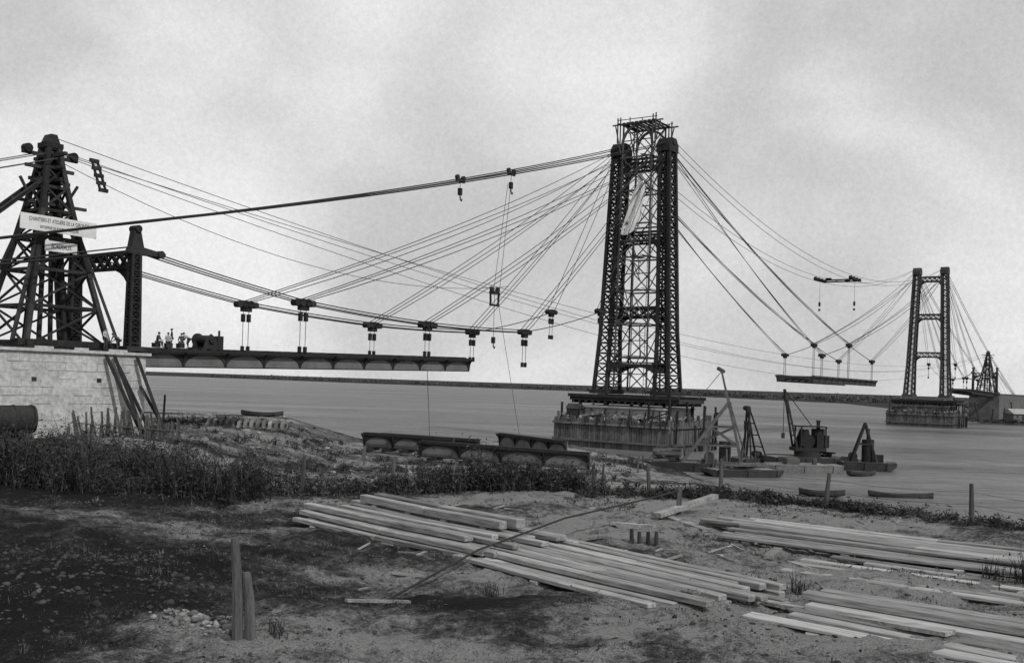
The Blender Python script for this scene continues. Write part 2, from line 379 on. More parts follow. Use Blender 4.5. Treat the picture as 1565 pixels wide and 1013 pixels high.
# ---------------------------------------------------------------- abutments, portal pylons, timber cable towers
def abut():
    B=MB(); B.box((0,-131.5,4.5),(11,76,12.9))
    B.box((0,-131.4,11.06),(11.5,76.5,.22))
    B.mi=1
    for y in np.arange(-168,-94,1.3): B.box((0,y,11.24),(10.6,1.0,.1))
    B.mi=0
    for z in np.arange(5.2,10.8,.62): # projecting stone courses, irregular blocks
        y=-125.0+random.uniform(0,1)
        while y<-94.6:
            l=random.uniform(.7,1.7)
            if random.random()<.55: B.box((5.5,y+l/2,z+.3),(.05+random.uniform(0,.06),l-.05,.55))
            y+=l
    B.mi=1
    for y in np.arange(-160,-96,5.2): B.box((5.50,y,8.9),(.14,.35,.3))
    return B
def mirror(): return BR@Matrix.Translation((0,194,0))@Matrix.Scale(-1,4,(0,1,0))
def pylon():
    B=MB()
    for sg in(-1,1):
        x=sg*4.3;y=-94
        a0={(i,j):((x+i*.34,y+j*.46,11.3),(x+i*.26,y+j*.34,19.2)) for i in(-1,1) for j in(-1,1)}
        for a,b_ in a0.values(): B.bar(a,b_,.2)
        for p_,q_ in(((-1,-1),(1,-1)),((1,-1),(1,1)),((1,1),(-1,1)),((-1,1),(-1,-1))): lattice_face(B,*a0[p_],*a0[q_],12,.12)
        B.bar((x,y,11.3),(x,y,19.2),.42,.7)
        B.box((x,y,11.5),(1.4,1.8,.4))
        B.prism([(x-.35,y-.8,19.2),(x-.35,y+2.6,19.2),(x-.35,y+2.7,19.5),(x-.35,y+.6,19.8),(x-.35,y+.24,21.3),(x-.35,y-.24,21.3),(x-.35,y-.5,19.8)],(.7,0,0))
        B.cyl((x-.5,y,21.25),(x+.5,y,21.25),.3); B.cyl((x-.5,y+2.2,19.4),(x+.5,y+2.2,19.4),.32)
        pts=[(sg*3.9,-94.15,18.0),(sg*1.2,-94.15,18.0)]+[(sg*(1.2+2.7*math.sin(a)),-94.15,18.0-2.4*(1-math.cos(a))) for a in np.linspace(.25,1.5,6)]
        B.prism(pts,(0,.3,0))
    for z in(18.1,19.3):
        B.bar((-4,-94,z),(4,-94,z),.7,.22)
    for i in range(7):
        x0=-3.9+i*7.8/7; x1=x0+7.8/7
        for yy in(-94.3,-93.7): B.bar((x0,yy,18.1),(x1,yy,19.3),.16);B.bar((x0,yy,19.3),(x1,yy,18.1),.16)
    return B
def ctower():
    B=MB(); cy=-99.0; z0=11.35; zt=27.2
    def leg(sx,sy,f,k=1): return Vector((sx*(3.1*(1-f)**1.15+.5)*k, cy+sy*(3.0*(1-f)**1.15+.45)*k, z0+(zt-z0)*f))
    lv=[0,.2,.38,.54,.68,.8,.9,1]
    for a,b_ in zip(lv,lv[1:]):
        for sx in(-1,1):
            for sy in(-1,1): B.bar(leg(sx,sy,a),leg(sx,sy,b_),.36)
        for (p,q_) in(((-1,-1),(1,-1)),((1,-1),(1,1)),((1,1),(-1,1)),((-1,1),(-1,-1))):
            B.bar(leg(*p,a),leg(*q_,b_),.15);B.bar(leg(*q_,a),leg(*p,b_),.15); B.bar(leg(*p,b_),leg(*q_,b_),.24)
    for sx in(-1,1):
        for sy in(-1,1): B.bar((sx*1.1,cy+sy*1.1,z0),(sx*.35,cy+sy*.35,zt),.28)
    for a,b_ in((.3,.5),(.5,.68)):
        for sy in(-1,1): B.bar((-1.1,cy+sy*.9,z0+15.8*a),(.9,cy+sy*.7,z0+15.8*b_),.15); B.bar((1.1,cy+sy*.9,z0+15.8*a),(-.9,cy+sy*.7,z0+15.8*b_),.15)
    B.bar((-4.2,cy-3.4,z0+.2),(4.2,cy-3.4,z0+.2),.5);B.bar((-4.2,cy+3.4,z0+.2),(4.2,cy+3.4,z0+.2),.5)
    B.bar((3.6,cy-4.2,z0+.3),(3.6,cy+4.2,z0+.3),.5);B.bar((-3.6,cy-4.2,z0+.3),(-3.6,cy+4.2,z0+.3),.5)
    for sy in(-1,1):
        for sx in(-1,1): B.bar((sx*3.4,cy+sy*4.4,z0+.4),leg(sx,sy,.62),.24)
    B.box((0,cy,zt+.2),(1.4,1.4,.4)); B.prism([(-.5,cy-.55,zt+.4),(-.5,cy+.55,zt+.4),(-.5,cy+.25,zt+1.1),(-.5,cy-.25,zt+1.1)],(1.0,0,0))
    for z,hw in((zt-.6,2.3),(zt-1.6,2.0),(zt-2.6,1.7)):
        B.bar((0,cy-hw,z),(0,cy+hw,z),.26,.26); B.bar((-hw,cy,z),(hw,cy,z),.26,.26)
    for sy in(-1,1): B.cyl((-.3,cy+sy*1.9,zt-.3),(.3,cy+sy*1.9,zt-.3),.35); B.bar((0,cy+sy*2.4,zt-2.6),(0,cy+sy*1.0,zt-5),.18)
    B.bar((0,cy-3,zt-4.4),(0,cy+3.2,zt-4.4),.24)
    a=Vector((0,cy-.8,24.6));b_=Vector((0,cy-15.5,11.4)); off=Vector((0,.55,.55))
    n=14
    for sx in(-.6,.6):
        d=Vector((sx,0,0)); B.bar(a+off+d,b_+off+d,.24);B.bar(a-off+d,b_-off+d,.24)
        for i in range(n):
            p=a.lerp(b_,i/n);q_=a.lerp(b_,(i+1)/n); B.bar(p+off+d,q_-off+d,.14);B.bar(p-off+d,q_+off+d,.14)
    return B
for k,Mx in enumerate((BR,mirror())):
    abut().obj('bridge_abutment',[WHITEW if k==0 else DARKM,WOODD],Mx)
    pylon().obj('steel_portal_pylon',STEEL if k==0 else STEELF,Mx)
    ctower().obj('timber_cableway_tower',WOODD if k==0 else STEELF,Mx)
for (x,y,l,wd_,rz) in((186,364,9,5,.3),(176,392,6,5,.2),(205,368,8,5,-.4)):
    B=MB(); B.box((0,0,1.2),(l,wd_,2.8)); B.mi=2; B.box((0,-wd_/2-.03,1.0),(1.1,.06,2.0)); B.box((-l*.3,-wd_/2-.03,1.6),(.8,.06,.8)); B.box((l*.3,-wd_/2-.03,1.6),(.8,.06,.8))
    B.mi=1; B.prism([(-l/2-.4,-wd_/2-.5,2.55),(-l/2-.4,0,4.4),(-l/2-.4,wd_/2+.5,2.55)],(l+.8,0,0))
    B.obj('site_shed',[DARKM,CONC,WOODD],place(x,y,max(1.5,hz(x,y)),rz))
B=MB()
for i in range(60):
    x=random.uniform(-16,16);y=random.uniform(-5,5); z=random.uniform(.2,1.2); a=random.uniform(-.6,.6); l=random.uniform(2,5)
    B.bar((x,y,z),(x+l*math.cos(a),y+l*math.sin(a),z+random.uniform(-.2,.6)),.35)
for x in(-14,-8,-3,2,6,13): B.bar((x,0,0),(x+random.uniform(-1.5,1.5),1,random.uniform(4,8)),.35)
B.obj('timber_heap',WOODD,place(178,362,.6,.2))
sb=MB(); sb.box((3.05,-99.8,20.75),(.08,6.2,1.2)); sb.box((3.05,-99.6,19.1),(.08,2.6,.8))
for z in(20.3,21.2): sb.bar((2.93,-102.7,z),(2.93,-96.9,z),.1)
sg_=sb.obj('company_sign_board',SIGN,BR)
def text(s,size,loc):
    c=bpy.data.curves.new('lettering','FONT'); c.body=s; c.size=size; c.align_x='CENTER';c.align_y='CENTER'; c.extrude=.005
    o=bpy.data.objects.new('lettering',c); sc.collection.objects.link(o); c.materials.append(SIGNT)
    o.parent=sg_; o.matrix_local=Matrix.Translation(loc)@Matrix.Rotation(math.radians(90),4,'Z')@Matrix.Rotation(math.radians(90),4,'X')@Matrix.Scale(.62,4,(1,0,0))
text('CHANTIERS ET ATELIERS DE LA GIRONDE',.42,(3.105,-99.8,20.98)); text('ENTREPRISE DE PONTS METALLIQUES',.3,(3.105,-99.8,20.45)); text('BORDEAUX',.5,(3.105,-99.6,19.1))
# ---------------------------------------------------------------- deck
def girder(B,x,y0,y1,z0,z1,out,pan=4.6,dep=1.45):
    def z(y): return z0+(z1-z0)*(y-y0)/(y1-y0)
    L_=y1-y0
    B.mi=2; B.prism([(x-.06,y0,z0-dep),(x-.06,y1,z1-dep),(x-.06,y1,z1),(x-.06,y0,z0)],(.12,0,0)); B.mi=0
    B.bar((x,y0,z0+.02),(x,y1,z1+.02),.6,.1);B.bar((x,y0,z0-dep),(x,y1,z1-dep),.3,.1)
    B.bar((x+out*.1,y0,z0-.2),(x+out*.1,y1,z1-.2),.14,.36)
    n=max(1,round(L_/pan)); pn=L_/n
    for i in range(n+1):
        y=y0+L_*i/n; zz=z(y)
        pts=[(x+out*.07,y-.06,zz-.08),(x+out*.6,y-.06,zz-.08),(x+out*.6,y-.06,zz-.2)]+[(x+out*(.56-.4*math.sin(a)),y-.06,zz-.3-1.1*(1-math.cos(a))) for a in np.linspace(.2,1.57,7)]+[(x+out*.07,y-.06,zz-dep+.06)]
        B.prism(pts,(0,.12,0))
        for sg in(-1,1):
            if (i==0 and sg<0) or (i==n and sg>0): continue
            r=min(1.9,pn*.46)
            g=[(x+out*.08,y,zz-.36),(x+out*.08,y+sg*r,zz-.36)]+[(x+out*.08,y+sg*(r-(r-.12)*math.sin(a)),zz-.38-(dep-.5)*(1-math.cos(a))) for a in np.linspace(.3,1.57,7)]+[(x+out*.08,y,zz-dep+.07)]
            B.prism(g,(out*.05,0,0))
    B.bar((x+out*.6,y0,z0-.1),(x+out*.6,y1,z1-.1),.1,.2)
def deck(y0,y1,z0,z1,planked=True):
    B=MB()
    for sg in(-1,1): girder(B,sg*3.9,y0,y1,z0,z1,sg)
    n=round((y1-y0)/4.6)
    for i in range(n+1):
        y=y0+(y1-y0)*i/n; zz=z0+(z1-z0)*i/n
        pts=[(-3.8,y-.1,zz-.1),(3.8,y-.1,zz-.1),(3.8,y-.1,zz-1.3),(3.0,y-.1,zz-.85),(1.5,y-.1,zz-.62),(0,y-.1,zz-.55),(-1.5,y-.1,zz-.62),(-3.0,y-.1,zz-.85),(-3.8,y-.1,zz-1.3)]
        B.prism(pts,(0,.2,0))
    for x in(-2.4,-.8,.8,2.4): B.bar((x,y0,z0-.3),(x,y1,z1-.3),.2,.35)
    if planked:
        B.mi=1
        m_=int((y1-y0)/.9)
        for i in range(m_):
            y=y0+.4+i*.9; zz=z0+(z1-z0)*(y-y0)/(y1-y0)
            if random.random()<.85: B.box((random.uniform(-.3,.3),y,zz+.13),(7.6+random.uniform(-.4,.6),.5,.1))
    return B
dz=lambda s:11.55+(s+92)*.0187
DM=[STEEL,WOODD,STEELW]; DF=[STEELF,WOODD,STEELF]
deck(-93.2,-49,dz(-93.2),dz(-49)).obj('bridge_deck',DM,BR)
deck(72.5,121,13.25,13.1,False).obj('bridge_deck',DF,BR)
deck(-2.5,2.5,13.4,13.4,True).obj('bridge_deck',DM,BR)
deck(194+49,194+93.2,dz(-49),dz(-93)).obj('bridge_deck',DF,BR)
def gsolo(x0,y0,x1,y1,name,zo=0):
    Ln=math.hypot(x1-x0,y1-y0); B=MB(); girder(B,0,0,Ln,1.75,1.75,1,pan=4.2)
    for i in range(5): B.box((.2,Ln*(i+.5)/5,.12),(2.2,.35,.3))
    z=min(hz(x0,y0),hz(x1,y1),hz((x0+x1)/2,(y0+y1)/2))
    return B.obj(name,DM,place(x0,y0,z+zo,math.atan2(y1-y0,x1-x0)-math.pi/2))
gsolo(-8.5,97,7.2,87.5,'steel_girder',.3); gsolo(-15.3,106,-5.5,100.5,'steel_girder',.3); gsolo(-1,121,6.4,108,'steel_girder'); gsolo(-14,111,-3,104.5,'steel_girder')
# ---------------------------------------------------------------- cables
C=MB()
def cab(p,q_,sag,r,n=14,B=None):
    B=B or C; pts=[]
    for i in range(n+1):
        f=i/n; pts.append((p[0]+(q_[0]-p[0])*f,p[1]+(q_[1]-p[1])*f,p[2]+(q_[2]-p[2])*f-4*sag*f*(1-f)))
    B.tube(pts,r,5)
nodes={-75.5:16.7,-57:15.8,-38:16.1,-19.2:20.2}
K=MB()
def node(x,y,z,big=1):
    K.box((x,y,z),(.6,2.6*big,.3)); K.box((x,y,z+.3),(.8,1.3*big,.28))
    for dy in(-1,-.35,.35,1): K.cyl((x-.4,y+dy*big,z+.05),(x+.4,y+dy*big,z+.05),.33,n=10)
    K.box((x,y,z-.4),(.5,1.1*big,.5))
for mir in(0,1):
    S=(lambda s:s) if not mir else (lambda s:194-s)
    dzt=1.3 if mir else 0
    for x in(-4.2,4.2):
        for o,dz_ in((-.18,0),(.18,.32)):
            cab((x+o,S(-94),21.75+dz_*.3),(x+o,S(0),48.3+dzt+dz_),1.0,.075); cab((x+o,S(-166),5),(x+o,S(-94),21.75+dz_*.3),.4,.075)
        ks=[(-94,19.5)]+list(nodes.items())
        for o,dz_ in((-.3,0),(.0,.34),(.3,.05)):
            for (a,za),(b_,zb) in zip(ks,ks[1:]):
                if b_>-30: continue
                cab((x+o,S(a),za+dz_),(x+o,S(b_),zb+dz_),.12,.06,6)
            cab((x+o,S(-160),6),(x+o,S(-94),19.5+dz_),.3,.06)
        cab((x,S(-38),16.2),(x,S(-19.2),20.2),.3,.06,5)
        for s,z in nodes.items():
            node(x,S(s),z,1 if s<-50 else .8)
            for o,zz,sg in((-.4,47.8,1.0),(.35,46.9,1.35),(0,46.3,.75)):
                if s==-19.2 and o==0: continue
                cab((x+o,S(s+.9*o),z+.3),(x+o,S(-.9),zz+dzt),sg*abs(s)/75*1.3,.047)
            bot=dz(s)+.1 if s<-50 else z-random.uniform(3.5,5)
            for o in(-.35,.35):
                C.tube([(x,S(s)+o,z),(x,S(s)+o,bot)],.04,4)
                K.box((x,S(s)+o,z-1.3),(.35,.3,.8)); K.box((x,S(s)+o,bot+.3),(.3,.25,.6))
    for x in(-4.2,4.2):
        for s,z in((77.6,17.8),(97,21.0)):
            for o,zz,sg in((-.4,48,1.9),(.35,47,2.4),(0,46.3,1.3)):
                cab((x+o,S(s),z+.3),(x+o,S(.9),zz+dzt),sg*s/97,.05 if s<90 else .065,18)
            if s<90: cab((x,S(97),21),(x,S(s),z),.1,.08,4)
            if not mir or s<90:
                node(x,S(s),z,1.15)
                for o in(-.5,.5): C.tube([(x,S(s)+o,z),(x,S(s)+o,13.2)],.06,4)
for x in(-4.2,4.2):
    for o,dz_ in((-.3,0),(.3,.5)): cab((x+o,1,48.6+dz_),(x+o,193,50+dz_),12.6-dz_,.045,28)
    K.box((x,100,36.9),(.8,7,.25))
    for dy in(-3.5,-1.2,1.2,3.5): K.box((x,100+dy,37.1),(.7,.8,.5)); K.cyl((x-.3,100+dy,37.3),(x+.3,100+dy,37.3),.3)
    C.tube([(x,100,36.8),(x,100,30.5)],.035,4); K.box((x,100,31.2),(.4,.4,1.0)); K.box((x,100,29.8),(.4,.4,.5))
for dy in(-2,2): K.box((0,100+dy,36.8),(8,.3,.3))
K.box((-1.5,98,37.1),(1.2,1,.4)); K.box((1.8,102,37.1),(1.0,1,.4))
C.obj('suspension_cables',CABLE,BR); K.obj('cable_clamp_blocks',STEEL,BR,None)
C2=MB()
for x,zo,sg in((-1.1,0,12.3),(.9,.3,12.7),(0,-.6,14.2),(1.6,-1,9.6)):
    cab((x,-99,27.6+zo),(x,292.9,27.6+zo),sg,.032,50,C2)
for x in(-1.2,-.3,.5,1.2):
    cab((x,-99,27.3-abs(x)*.8),(x*2,-166,6),1,.04,12,C2); cab((x,293,27.3-abs(x)*.8),(x*2,360,6),1,.04,12,C2)
cab((.2,-99,26.5),(4.4,-42,21.6),3.5,.03,20,C2)
C2.obj('cableway_ropes',CABLEF,BR)
def trolley(x,y,z,s=1,drop=5,frame=False):
    B=MB()
    B.box((0,0,-.35*s),(.25*s,1.5*s,.35*s))
    for dy in(-.55,.55): B.cyl((-.15*s,dy*s,0),(.15*s,dy*s,0),.3*s)
    if frame:
        for dy in(-.9,.9): B.bar((0,dy,-.3),(0,dy*.9,-2.0),.2)
        B.bar((0,-.95,-2.0),(0,.95,-2.0),.24); B.bar((0,-1.1,-.4),(0,1.1,-.4),.2)
    B.tube([(0,0,-.4),(0,0,-drop)],.04,4)
    B.box((0,0,-drop),(.35,.45,.8)); B.tube([(0,0,-drop-.4),(0,.1,-drop-.9),(0,.3,-drop-1.05),(0,.4,-drop-.8)],.08,6)
    B.obj('cableway_trolley',STEEL,BR@Matrix.Translation((x,y,z)))
trolley(4.2,-52,33.2,1,1.6); trolley(4.2,-42,35.9,1,1.8); trolley(0,-39,21.6,1.1,6.5,True)
R=MB()
R.tube([(4.2,-42,34.4),(.6,-38.8,21.4)],.03,4); R.tube([(3.9,-42.2,34.4),(.1,-39.4,21.4)],.03,4)
R.tube([(0,-38,19.5),(6,-41,3.2)],.035,4); R.tube([(0,-52,12.0),(2.5,-54,3)],.035,4)
R.obj('hoisting_rope',CABLEF,BR)
lf=MB()
for dx in(-.25,.25): lf.bar((0,dx,1.2),(0,dx+.9,-1.3),.16)
for i in range(5): f=i/4; lf.bar((0,-.4+.9*f,1.1-2.3*f),(0,.4+.9*f,1.1-2.3*f),.22,.3)
lf.obj('cable_carriage',STEEL,BR@Matrix.Translation((0,-95.2,25.9)))
# ---------------------------------------------------------------- works at abutment
P=MB()
for i,(s,dz_,ln) in enumerate([(-97.3,0,1.3),(-96.6,0,.5),(-94.6,0,.35),(-94.2,-2.4,.1),(-96.2,-.8,.9)]):
    P.bar((5.5+1.9+ln,s+1.5,4.8),(5.9,s,10.9+dz_),.22,.22)
P.obj('leaning_timbers',WOODD,BR)
bo=MB(); bo.cyl((0,-2.6,1.2),(0,2.6,1.2),1.0,n=28)
for y in(-2.4,-1.2,0,1.2,2.4): bo.cyl((0,y-.06,1.2),(0,y+.06,1.2),1.05,n=28)
bo.cyl((0,-.6,2.0),(0,-.6,2.6),.4,n=16); bo.cyl((0,2.6,1.2),(0,2.75,1.2),.45,n=16)
for y in(-1.6,1.6): bo.box((0,y,.2),(2.0,.4,.6))
bo.obj('steam_boiler',WOODD,place(-36.4,70.5,hz(-36.4,70.5)+.3,-.8))
pk=MB()
for i in range(34):
    x=-32.2+i*.20; y=74.2+i*.12; z=hz(x,y); ln=random.uniform(1.5,2.3); a=random.uniform(-.3,.1)
    pk.bar((x,y,z-.2),(x+a*ln,y+random.uniform(-.1,.2),z+ln),.10,.14)
pk.bar((-32.2,74.1,hz(-32.2,74.1)+1.1),(-25.4,78.2,hz(-25.4,78.2)+1.1),.08)
pk.obj('picket_fence',WOODG)
ar=MB()
for i in range(13):
    a0=[(0,math.cos(a)*.8,math.sin(a)*.8) for a in np.linspace(0,math.pi,9)]
    a1=[(0,math.cos(a)*.5,math.sin(a)*.5) for a in np.linspace(math.pi,0,9)]
    ar.prism([(p[0]+i*.62,p[1]+random.uniform(-.02,.02),p[2]) for p in a0+a1],(.3,0,0))
ar.obj('arch_segments',RUB,place(-29.5,98,hz(-26,97)+.1,-.1))
wi=MB()
for x in(-.8,.8): wi.prism([(x,-.8,0),(x,.8,0),(x,.5,1.0),(x,0,1.35),(x,-.5,1.0)],(.1,0,0))
wi.cyl((-.7,0,.8),(.75,0,.8),.42,n=16);wi.cyl((-1.1,0,.8),(-.9,0,.8),.6,n=18);wi.cyl((.95,0,.8),(1.1,0,.8),.3,n=14)
wi.bar((-1.15,0,.8),(-1.5,.5,1.0),.07);wi.box((0,0,.05),(2.2,1.9,.12)); wi.cyl((.3,1.3,0),(.3,1.3,1.2),.4,n=14); wi.cyl((.3,1.3,1.2),(.3,1.3,1.7),.1,n=10)
wi.obj('hoisting_winch',STEEL,BR@Matrix.Translation((2.6,-85.6,dz(-86)+.2)))
# ---------------------------------------------------------------- people
def person(M,pose,dark=False,hat=True):
    root=bpy.data.objects.new('workman',None); sc.collection.objects.link(root); root.matrix_world=M
    if pose=='stand':
        J=dict(pel=(0,0,.92),wst=(0,.0,1.08),ch=(0,0,1.3),nk=(0,.01,1.47),
        lh=(-.1,0,.88),lk=(-.13,.04,.5),la=(-.14,-.02,.09),lt=(-.16,.16,.04),rh=(.1,0,.88),rk=(.14,.08,.5),ra=(.15,.02,.09),rt=(.18,.2,.04),
        ls=(-.19,0,1.4),le=(-.27,-.02,1.12),lw=(-.25,.1,.88),rs=(.19,0,1.4),re=(.3,.05,1.13),rw=(.22,.26,1.02))
    elif pose=='sit':
        J=dict(pel=(0,0,.48),wst=(0,.04,.64),ch=(0,.1,.87),nk=(0,.15,1.03),
        lh=(-.1,.03,.46),lk=(-.16,.44,.5),la=(-.15,.42,.09),lt=(-.17,.6,.04),rh=(.1,.03,.46),rk=(.15,.46,.52),ra=(.17,.5,.09),rt=(.2,.68,.04),
        ls=(-.19,.12,.97),le=(-.26,.2,.7),lw=(-.16,.42,.62),rs=(.19,.12,.97),re=(.27,.22,.7),rw=(.16,.44,.64))
    else:
        J=dict(pel=(0,-.05,.86),wst=(0,.08,.98),ch=(0,.28,1.08),nk=(0,.45,1.14),
        lh=(-.1,-.04,.82),lk=(-.14,.08,.46),la=(-.14,-.06,.09),lt=(-.16,.12,.04),rh=(.1,-.04,.82),rk=(.14,.16,.46),ra=(.15,.14,.09),rt=(.18,.32,.04),
        ls=(-.19,.38,1.12),le=(-.24,.46,.86),lw=(-.15,.6,.66),rs=(.19,.38,1.12),re=(.26,.5,.86),rw=(.12,.66,.68))
    def skin(name,chains,rad,mats):
        names=[];edges=[]
        for ch in chains:
            for n_ in ch:
                if n_ not in names:names.append(n_)
            edges+=[(names.index(a),names.index(b_)) for a,b_ in zip(ch,ch[1:])]
        me=bpy.data.meshes.new(name); me.from_pydata([J[n_] for n_ in names],edges,[])
        o=bpy.data.objects.new(name,me); sc.collection.objects.link(o)
        o.modifiers.new('skin','SKIN').use_smooth_shade=True
        for i,n_ in enumerate(names):
            sv=me.skin_vertices[0].data[i]; r=rad[n_]; sv.radius=(r,r*(.75 if n_ in('wst','ch','pel') else 1)); sv.use_root=(i==0)
        o.modifiers.new('sub','SUBSURF').levels=1; o.modifiers['sub'].render_levels=1
        for m_ in mats: me.materials.append(m_)
        o.parent=root; return o
    rad=dict(pel=.15,wst=.14,ch=.17,nk=.065,lh=.1,lk=.065,la=.045,lt=.04,rh=.1,rk=.065,ra=.045,rt=.04,ls=.075,le=.05,lw=.032,rs=.075,re=.05,rw=.032)
    skin('trousers',[['pel','lh','lk','la','lt'],['pel','rh','rk','ra','rt']],rad,[TROUS])
    rad['pel']=.155
    skin('shirt',[['pel','wst','ch','nk'],['ch','ls','le','lw'],['ch','rs','re','rw']],rad,[TROUS if dark else SHIRT])
    for sd in'lr':
        w_=Vector(J[sd+'w']);e_=Vector(J[sd+'e']);d=(w_-e_).normalized();x=d.cross(Vector((0,0,1))).normalized();y=x.cross(d)
        H_=MB(); H_.tube([w_,w_+d*.05,w_+d*.09],[.026,.038,.034],8)
        for i,ln in enumerate((.065,.078,.072,.055)):
            b0=w_+d*.085+x*(.027-.018*i); H_.tube([b0,b0+d*ln*.5-y*.01,b0+d*ln*.85-y*.035],[.009,.0085,.007],6)
        b0=w_+d*.03+x*.035; H_.tube([b0,b0+d*.03+x*.025,b0+d*.06+x*.03-y*.01],[.012,.0105,.008],6)
        H_.obj('hand_'+sd,SKIN,None,root)
    n_=Vector(J['nk']); ch_=Vector(J['ch']); up=(n_-ch_).normalized()*.4+Vector((0,0,.6)); up.normalize()
    hd=MB(); cpos=n_+up*.15
    vs=[];fs=[]
    R_=10;S_=14
    for i in range(R_+1):
        th=math.pi*i/R_
        for j in range(S_):
            ph=2*math.pi*j/S_; x=math.sin(th)*math.cos(ph)*.078; y=math.sin(th)*math.sin(ph)*.098; z=math.cos(th)*.118
            if z<0: x*=1+z*2.2; y=y*(1+z*1.0)+.01
            if y>.08 and -.03<z<.02: y+=.022
            if y>.06 and .02<z<.045: y-=.012
            vs.append(cpos+Vector((x,y,z)))
    for i in range(R_):
        for j in range(S_): a=i*S_+j;b_=i*S_+(j+1)%S_; fs.append((a,b_,b_+S_,a+S_))
    hd.add(vs,fs)
    for sx in(-1,1): hd.box(cpos+Vector((sx*.08,-.005,0)),(.018,.035,.06))
    hd.tube([cpos+Vector((0,.095,.02)),cpos+Vector((0,.122,-.02))],[.008,.016],6)
    hd.tube([n_-up*.03,n_+up*.08],[.055,.052],8)
    hd.mi=1
    hd.box(cpos+Vector((0,.094,-.052)),(.045,.012,.008))
    for sx in(-1,1): hd.box(cpos+Vector((sx*.03,.088,.022)),(.022,.012,.01))
    vs=[];fs=[]
    for i in range(5):
        th=math.pi*.5*i/4
        for j in range(14):
            ph=2*math.pi*j/14; vs.append(cpos+Vector((math.sin(th)*math.cos(ph)*.088,math.sin(th)*math.sin(ph)*.108-.01,.035+math.cos(th)*.1)))
    for i in range(4):
        for j in range(14): a=i*14+j;b_=i*14+(j+1)%14; fs.append((a,b_,b_+14,a+14))
    hd.add(vs,fs)
    if hat: hd.cyl(cpos+Vector((0,.01,.035)),cpos+Vector((0,.01,.05)),.15,.14,n=16)
    hd.obj('head',[SKIN,HAIR],None,root)
def pm(x,s,rz,z=None): return BR@place(x,s,(z if z is not None else dz(s)+.19),rz)
person(pm(4.6,-96.6,-1.2,11.3),'stand',False); person(pm(4.9,-95.6,2.0,11.3),'bend',True)
person(pm(3.6,-91.2,-1.0),'sit',True); person(pm(3.4,-90.0,-2.0),'sit',False); person(pm(3.7,-88.8,1.2),'sit',True)
person(pm(3.0,-87.6,1.9),'bend',False); person(pm(1.0,-87.9,2.6),'stand',True)
bx=MB()
for s in(-91.2,-90.0,-88.8): 
    bx.box((3.5,s,dz(s)+.36),(.55,.5,.34)); bx.box((3.5,s,dz(s)+.55),(.6,.55,.04))
bx.obj('timber_crates',WOODD,BR)
# ---------------------------------------------------------------- floating plant
def hull(B,Ln,W,h,rake=1.2,dr=.4):
    st=[(-Ln/2,h*.6,h*1.12,.7),(-Ln/2+rake,-dr,h,1),(Ln/2-rake,-dr,h,1),(Ln/2,h*.6,h*1.12,.7)]
    vs=[];fs=[]
    for x,zb,zt,k in st:
        vs+= [(x,-W/2*k*.9,zb),(x,W/2*k*.9,zb),(x,W/2*k,zt),(x,-W/2*k,zt)]
    for i in range(3):
        for j in range(4): p=i*4+j;q_=i*4+(j+1)%4; fs.append((p,q_,q_+4,p+4))
    fs+=[(3,2,1,0),(12,13,14,15)]
    B.add(vs,fs)
    for sy in(-1,1): B.bar((-Ln/2+rake,sy*W/2*.97,h+.06),(Ln/2-rake,sy*W/2*.97,h+.06),.16,.16)
    for i in range(3): x=-Ln/2+rake+i*(Ln-2*rake)/2; B.bar((x,-W/2-.04,h*.3),(x,-W/2-.04,h+.1),.1)
def deckboards(B,Ln,W,h,rake=1.2):
    n=int((Ln-2*rake)/.5)+1
    for i in range(n): B.box((-Ln/2+rake+i*.5,0,h+.03),(.46,W*.86,.05))
B=MB(); hull(B,12.5,5,.95); B.mi=1; deckboards(B,12.6,5,.95); B.mi=2
for sy in(-1.8,1.8):
    B.bar((-1.6,sy,1),(3.6,sy*.25,8.2),.34); B.bar((5.2,sy,1),(3.7,sy*.25,8.2),.3)
    for f in(.3,.6): B.bar((-1.6+5.2*f,sy*(1-.75*f),1+7.2*f),(5.2-1.5*f,sy*(1-.75*f),1+7.2*f),.22)
    B.bar((-.04,sy*.77,3.16),(4.3,sy*.55,5.3),.2); B.bar((4.75,sy*.8,3.1),(1.5,sy*.55,5.3),.2); B.bar((1.2,sy*.9,1.0),(1.5,sy*.55,5.3),.2)
for f in(.2,.5,.8): B.bar((-1.6+5.2*f,-1.8*(1-.75*f),1+7.2*f),(-1.6+5.2*f,1.8*(1-.75*f),1+7.2*f),.22)
B.bar((5.3,0,1),(2.6,0,12.0),.36,.36,.22,.22); B.bar((2.9,.4,11.8),(2.2,-.4,12.2),.34)
B.tube([(2.6,0,11.8),(3.6,0,8.2)],.05,4);B.tube([(2.6,0,11.8),(-5.5,0,1.2)],.04,4); B.tube([(3.6,0,8.2),(5.9,0,1.2)],.05,4); B.tube([(2.6,0,11.8),(6,1.5,1.1)],.04,4)
B.cyl((1.5,-.9,1.7),(1.5,.9,1.7),.6,n=14); B.box((1.5,0,1.2),(1.8,2.4,.4)); B.cyl((3.3,0,1),(3.3,0,3.6),.7,n=14)
for i in range(14): B.bar((-5,random.uniform(-2,2),1.1+.1*i),(-1.8,random.uniform(-2,2),1.15+.1*i),.26)
for i in range(5): B.bar((-5+i*.9,2,1),(-5+i*.9+random.uniform(-.6,.6),2,random.uniform(2.5,4.5)),.18)
B.obj('derrick_barge',[HULL,DECKW,SCAF],place(22.3,118,0,-.22))
B=MB(); hull(B,10.5,5.2,1.3,1.6); B.mi=1; deckboards(B,10.6,5.2,1.3,1.6); B.mi=2
B.cyl((1,0,1.3),(1,0,2.1),1.7,n=20); B.box((1,0,2.35),(4.0,2.6,.45))
